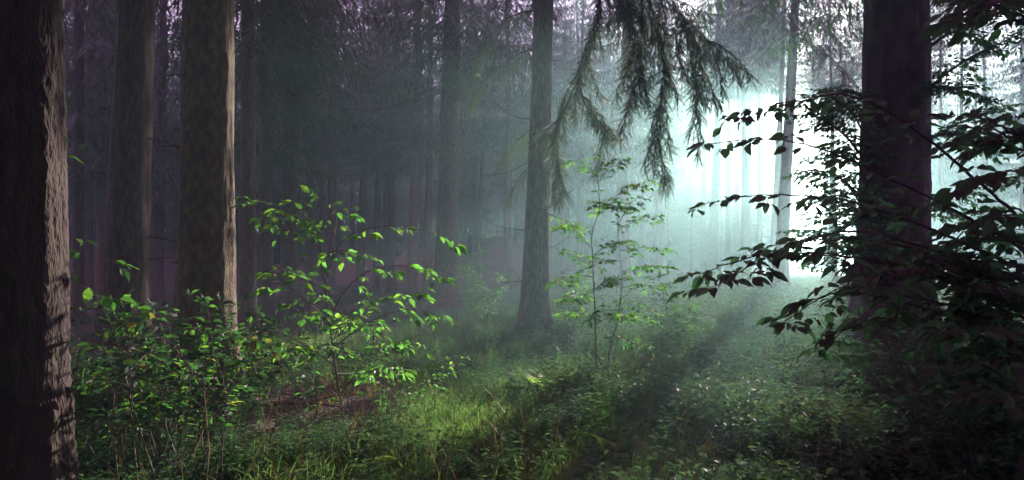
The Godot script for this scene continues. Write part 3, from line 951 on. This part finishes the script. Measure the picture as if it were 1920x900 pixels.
# ------------------------------------------------------------------ the big beech on the right and the dark leaves before it
func build_beech() -> void:
	var d := 10.2
	var x := (1668.0 - 960.0) / F * d
	var o := thing("beech_tree", "massive smooth dark trunk standing before the sun on the right", "tree", Vector3(x, ground(x, -d), -d))
	part("trunk", trunk_shape(22.0, 0.50, 0.5, 0.34, 96, 0.08, 0.006, Vector2(0.5, 0), 0.03, 77, 5.0), M.beech_bark, o)
	var tones := [M.beech_a, M.beech_a, M.beech_b]
	var pl := Plant.new()
	# limbs of the tree itself
	for q in [[1690, 300, 1780, 240, 1880, 200, 0.4], [1690, 420, 1790, 360, 1900, 330, -0.5], [1640, 330, 1580, 250, 1490, 200, -0.3], [1640, 400, 1570, 330, 1500, 320, 0.2], [1650, 480, 1560, 440, 1490, 430, 0.5], [1700, 200, 1800, 120, 1920, 60, 0.0], [1650, 350, 1600, 300, 1540, 290, 1.0], [1690, 500, 1800, 460, 1920, 440, 0.3], [1640, 300, 1600, 215, 1540, 170, -0.6], [1660, 450, 1600, 390, 1530, 370, 0.8], [1640, 420, 1590, 350, 1550, 330, -0.8], [1640, 260, 1600, 190, 1560, 230, 0.4], [1640, 380, 1600, 420, 1540, 400, 0.0], [1640, 500, 1590, 470, 1530, 500, 0.3], [1640, 200, 1590, 170, 1530, 210, 0.9], [1740, 260, 1790, 250, 1840, 280, 0.3], [1740, 160, 1800, 170, 1860, 190, -0.4], [1740, 380, 1800, 400, 1870, 390, 0.5], [1740, 480, 1800, 500, 1870, 490, -0.2], [1740, 90, 1790, 60, 1850, 80, 0.2]]:
		branch(pl, local(o, [[q[0], q[1]], [q[2], q[3], q[6] - 0.6], [q[4], q[5], q[6] - 1.0]], d), 0.03, 0.004, 0.085, 0.07, 0.6, 0.15)
	finish(pl, o, "limb", M.beech_bark, tones, 260)
	for p in [[-1, 0], [1.5, -1], [0.5, 2]]:
		var c := part("crown", crowns[1], M.beech_b, o)
		c.position = Vector3(p[0], -1.0, p[1])
		c.scale = Vector3(1.3, 1.0, 1.3)
	# a young beech close to the viewer, its leafy branches reach left across the bright mist
	d = 3.4
	o = plant_at("beech_sapling", "young beech close by whose dark branches reach left across the glare", "sapling", 1860, d)
	pl = Plant.new()
	branch(pl, [Vector3.ZERO] + local(o, [[1960, 700], [1955, 450], [1935, 200], [1920, -100]], d), 0.03, 0.01, 0.085, 0.2, 0.4, 0.2)
	for q in [[1950, 440, 1650, 200, 1490, 190, 1365, 220], [1950, 480, 1660, 330, 1480, 265, 1320, 272], [1955, 520, 1640, 390, 1470, 365, 1328, 380], [1955, 580, 1640, 490, 1450, 475, 1318, 512], [1955, 640, 1660, 560, 1560, 550, 1468, 605], [1955, 540, 1650, 440, 1500, 455, 1335, 538], [1960, 660, 1700, 600, 1600, 610, 1540, 660], [1955, 600, 1700, 500, 1560, 480, 1420, 470], [1955, 560, 1720, 470, 1600, 450, 1500, 450], [1955, 600, 1720, 560, 1620, 530, 1530, 560]]:
		branch(pl, local(o, [[q[0], q[1]], [q[2], q[3], rnd(-0.3, 0.3)], [q[4], q[5], rnd(-0.5, 0.2)], [q[6], q[7], rnd(-0.6, 0.1)]], d), 0.009, 0.002, 0.078, 0.10, 0.2, 0.25, 0.9)
	for k in 48:
		var py := rnd(-50.0, 10.0) if k < 9 else (rnd(190.0, 320.0) if k < 16 else rnd(390.0, 740.0))
		var reach := rnd(60.0, 170.0) if k < 16 else (rnd(80.0, 300.0) if py < 540.0 else rnd(60.0, 190.0))
		branch(pl, local(o, [[1955, py + rnd(20, 90)], [1955 - reach * 0.5, py + rnd(-10, 40), rnd(-0.4, 0.4)], [1955 - reach, py + rnd(-20, 50), rnd(-0.8, 0.5)]], d), 0.008, 0.002, 0.08, 0.11, 0.25, 0.2)
	finish(pl, o, "stem", M.beech_bark, tones, 295)
	# dark thicket below
	for s in [[1840, 4.6, 570, 0.75, "dense dark thicket of leaves under the young beech"], [1880, 3.6, 620, 0.7, "black leafy bush filling the lower right corner"], [1830, 7.0, 560, 1.6, "broad dark bush right of the massive trunk"], [1930, 9.0, 480, 1.8, "dark leafy bush at the right edge behind the young beech"], [1700, 6.4, 690, 0.5, "dim low bush before the foot of the massive trunk"]]:
		d = s[1]
		o = plant_at("beech_bush", s[4], "shrub", s[0], d)
		pl = Plant.new()
		var top: float = EYE - (s[2] - HORIZON) / F * d - o.position.y
		for k in 34:
			var a := TAU * k / 17.0 + rnd(-0.3, 0.3)
			var e: Vector3 = Vector3(cos(a), 0, sin(a)) * s[3] * rnd(0.2, 1.0)
			branch(pl, [e * 0.1, e * 0.6 + Vector3(0, top * rnd(0.3, 0.6), 0), e + Vector3(0, top * rnd(0.5, 1.0), 0)], 0.009, 0.002, 0.068, 0.10, 0.42, 0.15)
		finish(pl, o, "stem", M.beech_bark, tones, 100)

# ------------------------------------------------------------------ the woodland floor
func spot(x: float, z: float, s: float, tilt := 0.15) -> Transform3D:
	var b := Basis(Vector3.UP, rng.randf() * TAU) * Basis(Vector3(1, 0, 0), rnd(-tilt, tilt))
	return Transform3D(b.scaled_local(Vector3(s, s, s)), Vector3(x, ground(x, z) - 0.01, z))

func bare(x: float, d: float) -> float:        # 1 on the patch of bare litter at the left, 0 in the green
	var a := Vector2((x + 2.0) / 1.7, (d - 7.3) / 2.2).length()
	return smoothstep(1.25, 0.7, a)

func build_undergrowth() -> void:
	var patch := FastNoiseLite.new()
	patch.seed = 8
	patch.frequency = 0.25
	var kinds := [clump_shape(1, 14, 0.042, 0.3), clump_shape(2, 16, 0.036, 0.24), clump_shape(3, 12, 0.052, 0.36)]
	for k in 3:
		for m in [M.cover_a, M.cover_b]:
			var w := []
			for i in 5200:
				var d := 3.0 + 40.0 * pow(rng.randf(), 1.5)
				var x := rnd(-0.8, 0.82) * d
				if rng.randf() < bare(x, d) * 0.93: continue
				var g := patch.get_noise_2d(x, d)
				if g < -0.07 and d < 14.0: continue
				var lush := 0.75 + 0.5 * g + (0.35 if x > 0.5 else 0.0)
				if x < -0.12 * d and d > 9.0: lush *= 0.7
				w.append(spot(x, -d, lush * rnd(0.7, 1.3) * (1.0 + d * 0.012)))
			tag(many("undergrowth", kinds[k], m, w), "low glossy leaved plants carpeting the woodland floor", "undergrowth", "", "stuff")
	var tall := [clump_shape(11, 11, 0.07, 0.85), clump_shape(12, 13, 0.065, 0.7)]
	for k in 2:
		var w := []
		for i in 1500:
			var d := rnd(9.5, 27.0)
			var x := rnd(-0.02, 0.75) * d
			if patch.get_noise_2d(x * 1.5 + 40.0, d * 1.5) < -0.05 or x < 1.0: continue
			w.append(spot(x, -d, rnd(0.7, 1.25) * smoothstep(9.0, 13.0, d + x * 0.3)))
		tag(many("undergrowth", tall[k], [M.cover_a, M.cover_b][k], w), "knee to waist high leafy undergrowth in the bright mist", "undergrowth", "", "stuff")
	var tufts := [tuft_shape(5, 16, 0.34), tuft_shape(6, 12, 0.45), tuft_shape(7, 18, 0.26)]
	for k in 3:
		var w := []
		for i in 1500:
			var d := 3.2 + 12.0 * pow(rng.randf(), 1.3)
			var x := rnd(-0.42, 0.5) * d
			if rng.randf() < bare(x, d): continue
			w.append(spot(x, -d, rnd(0.6, 1.2)))
		tag(many("grass", tufts[k], M.grass, w), "thin green grass growing among the low plants", "grass", "", "stuff")
	var patch_grass := []
	for i in 750:
		var d := rnd(5.4, 9.8)
		var x := rnd(-0.16, 0.09) * d
		patch_grass.append(spot(x, -d, rnd(0.7, 1.25)))
	tag(many("grass", tufts[0], M.grass, patch_grass), "taller bright grass of the sunlit patch before the centre trunk", "grass", "", "stuff")
	var dry := []
	for i in 700:
		var d := 3.5 + 7.0 * rng.randf()
		var x := rnd(-0.3, 0.12) * d
		dry.append(spot(x, -d, rnd(0.5, 1.0)))
	tag(many("dry_grass", tuft_shape(9, 7, 0.36), M.straw, dry), "straw coloured dry grass in the sunlit patch", "grass", "", "stuff")
	for m in [M.litter, M.litter_b]:
		for k in 2:
			var w := []
			for i in 5000:
				var d := 2.8 + 14.0 * pow(rng.randf(), 1.4)
				var x := rnd(-0.8, 0.7) * d
				var s := rnd(0.03, 0.075)
				var b := Basis(Vector3.UP, rng.randf() * TAU) * Basis(Vector3(1, 0, 0), -PI / 2 + rnd(-0.6, 0.6))
				w.append(Transform3D(b.scaled_local(Vector3(s, s, s)), Vector3(x, ground(x, -d) + rnd(0.005, 0.03), -d)))
			tag(many("leaf_litter", leaf_shapes[k * 3], m, w), "brown fallen leaves littering the woodland floor", "leaf litter", "", "stuff")
	var stalks := []
	var stem := Buf.new()
	tube(stem, PackedVector3Array([Vector3(0, -0.02, 0), Vector3(0.02, 0.25, 0.01), Vector3(-0.01, 0.5, 0.04), Vector3(0.06, 0.8, 0.02)]), 0.0045, 0.0015, 3)
	for k in 5:
		tube(stem, PackedVector3Array([Vector3(0, 0.3 + 0.1 * k, 0.02), Vector3(0.07 * (1 if k % 2 else -1), 0.38 + 0.1 * k, 0.05)]), 0.002, 0.001, 3)
	for i in 420:
		var d := 3.4 + 11.0 * pow(rng.randf(), 1.2)
		stalks.append(spot(rnd(-0.6, 0.5) * d, -d, rnd(0.4, 1.1), 0.35))
	tag(many("dry_stalks", stem.mesh(), M.straw, stalks), "thin dry stalks standing among the low plants", "dry stalks", "", "stuff")
	var knee := []
	for i in 170:
		var d := 4.0 + 8.0 * pow(rng.randf(), 1.1)
		var x := rnd(-0.55, 0.5) * d
		if patch.get_noise_2d(x * 2.0 - 60.0, d * 2.0) < 0.02: continue
		knee.append(spot(x, -d, rnd(0.5, 0.95)))
	tag(many("undergrowth", tall[1], M.herb, knee), "scattered knee high leafy plants standing above the carpet", "undergrowth", "", "stuff")
	var sticks := []
	var sb := Buf.new()
	tube(sb, PackedVector3Array([Vector3(0, -0.5, 0), Vector3(0.03, -0.1, 0.02), Vector3(-0.02, 0.25, 0.03), Vector3(0.02, 0.5, 0)]), 0.012, 0.005, 4)
	for i in 900:
		var d := 3.0 + 12.0 * pow(rng.randf(), 1.4)
		var x := rnd(-0.6, 0.5) * d
		var z := rnd(0.12, 0.6)
		var b := Basis(Vector3.UP, rng.randf() * TAU) * Basis(Vector3(1, 0, 0), PI / 2 + rnd(-0.35, 0.35))
		sticks.append(Transform3D(b.scaled_local(Vector3(0.6, z, 0.6)), Vector3(x, ground(x, -d) + rnd(0.01, 0.08), -d)))
	tag(many("fallen_twigs", sb.mesh(), M.bark, sticks), "small dead twigs strewn over the woodland floor", "twigs", "", "stuff")
	var forb := [clump_shape(21, 7, 0.065, 0.32), clump_shape(22, 6, 0.08, 0.24)]
	for k in 2:
		var w := []
		for i in 520:
			var d := 3.4 + 9.0 * pow(rng.randf(), 1.2)
			var x := rnd(-0.7, 0.55) * d
			if rng.randf() < bare(x, d): continue
			w.append(spot(x, -d, rnd(0.6, 1.3)))
		tag(many("woodland_herbs", forb[k], [M.herb, M.cover_b][k], w), "broad leaved herbs scattered over the woodland floor", "herbs", "", "stuff")
	# ferns
	var fr := frond_shape(0.55)
	var first: Node3D = null
	for s in [[1040, 8.0, 1.5, "brightest sunlit fern at the foot of the centre trunk"], [985, 8.4, 0.85, "small sunlit fern left of the brightest fern"], [1360, 9.5, 1.1, "fern with silvery fronds in the undergrowth right of the saplings"], [1290, 7.6, 0.9, "dim fern in the shade in front of the twin saplings"], [720, 5.0, 0.8, "low fern in the grass in front of the bright sapling"], [1150, 5.4, 0.8, "dark fern in the foreground right of the middle"], [1330, 5.2, 0.9, "shaded fern at the bottom edge before the massive trunk"], [470, 4.6, 0.7, "small fern beside the left shrub at the bottom edge"]]:
		var x: float = (s[0] - 960.0) / F * s[1]
		var o := thing("fern", s[3], "fern", Vector3(x, ground(x, -s[1]), -s[1]), "ferns on the woodland floor")
		for k in 9:
			var f := part("frond", fr, M.fern, o)
			var z: float = rnd(0.7, 1.1) * s[2]
			f.transform = Transform3D(Basis(Vector3.UP, TAU * k / 9.0 + rnd(-0.3, 0.3)) * Basis(Vector3(1, 0, 0), -rnd(0.25, 0.75)), Vector3.ZERO).scaled_local(Vector3(z, z, z))
	# fallen branches and a stump
	for s in [[560, 7.4, 1.3, 0.3, "pale fallen branch lying on the bare litter"], [640, 8.4, 0.9, 1.1, "short fallen stick behind the bright sapling's stem"], [1180, 7.0, 0.8, -0.5, "short stick leaning in the plants below the saplings"], [560, 5.8, 0.7, -0.7, "thin fallen twig left of the bright sapling's foot"]]:
		var x: float = (s[0] - 960.0) / F * s[1]
		var o := thing("fallen_branch", s[4], "branch", Vector3(x, ground(x, -s[1]) + 0.03, -s[1]))
		var b := Buf.new()
		var e: Vector3 = Vector3(cos(s[3]), 0.05, sin(s[3])) * s[2]
		tube(b, spline([-e * 0.5, Vector3(0.03, 0.05, 0.02), e * 0.5], 0.1), 0.018, 0.008, 7)
		part("stick", b.mesh(), M.bark, o)
		var c := Buf.new()
		tube(c, spline([e * 0.1 + Vector3(0, 0.04, 0), e * 0.25 + Vector3(0.1, 0.14, 0.05), e * 0.4 + Vector3(0.2, 0.16, 0.12)], 0.06), 0.008, 0.003, 5)
		part("side_twig", c.mesh(), M.bark, o)
	var x := (1325.0 - 960.0) / F * 15.5
	var st := thing("tree_stump", "dark rotten stump in the bright undergrowth", "stump", Vector3(x, ground(x, -15.5), -15.5))
	part("stump", trunk_shape(0.42, 0.24, 0.85, 0.12, 40, 0.04, 0.02, Vector2.ZERO, 0.0, 55), M.bark, st)
	var cap := CylinderMesh.new()
	cap.top_radius = 0.2
	cap.bottom_radius = 0.22
	cap.height = 0.05
	part("cut_top", cap, M.litter_b, st).position.y = 0.415
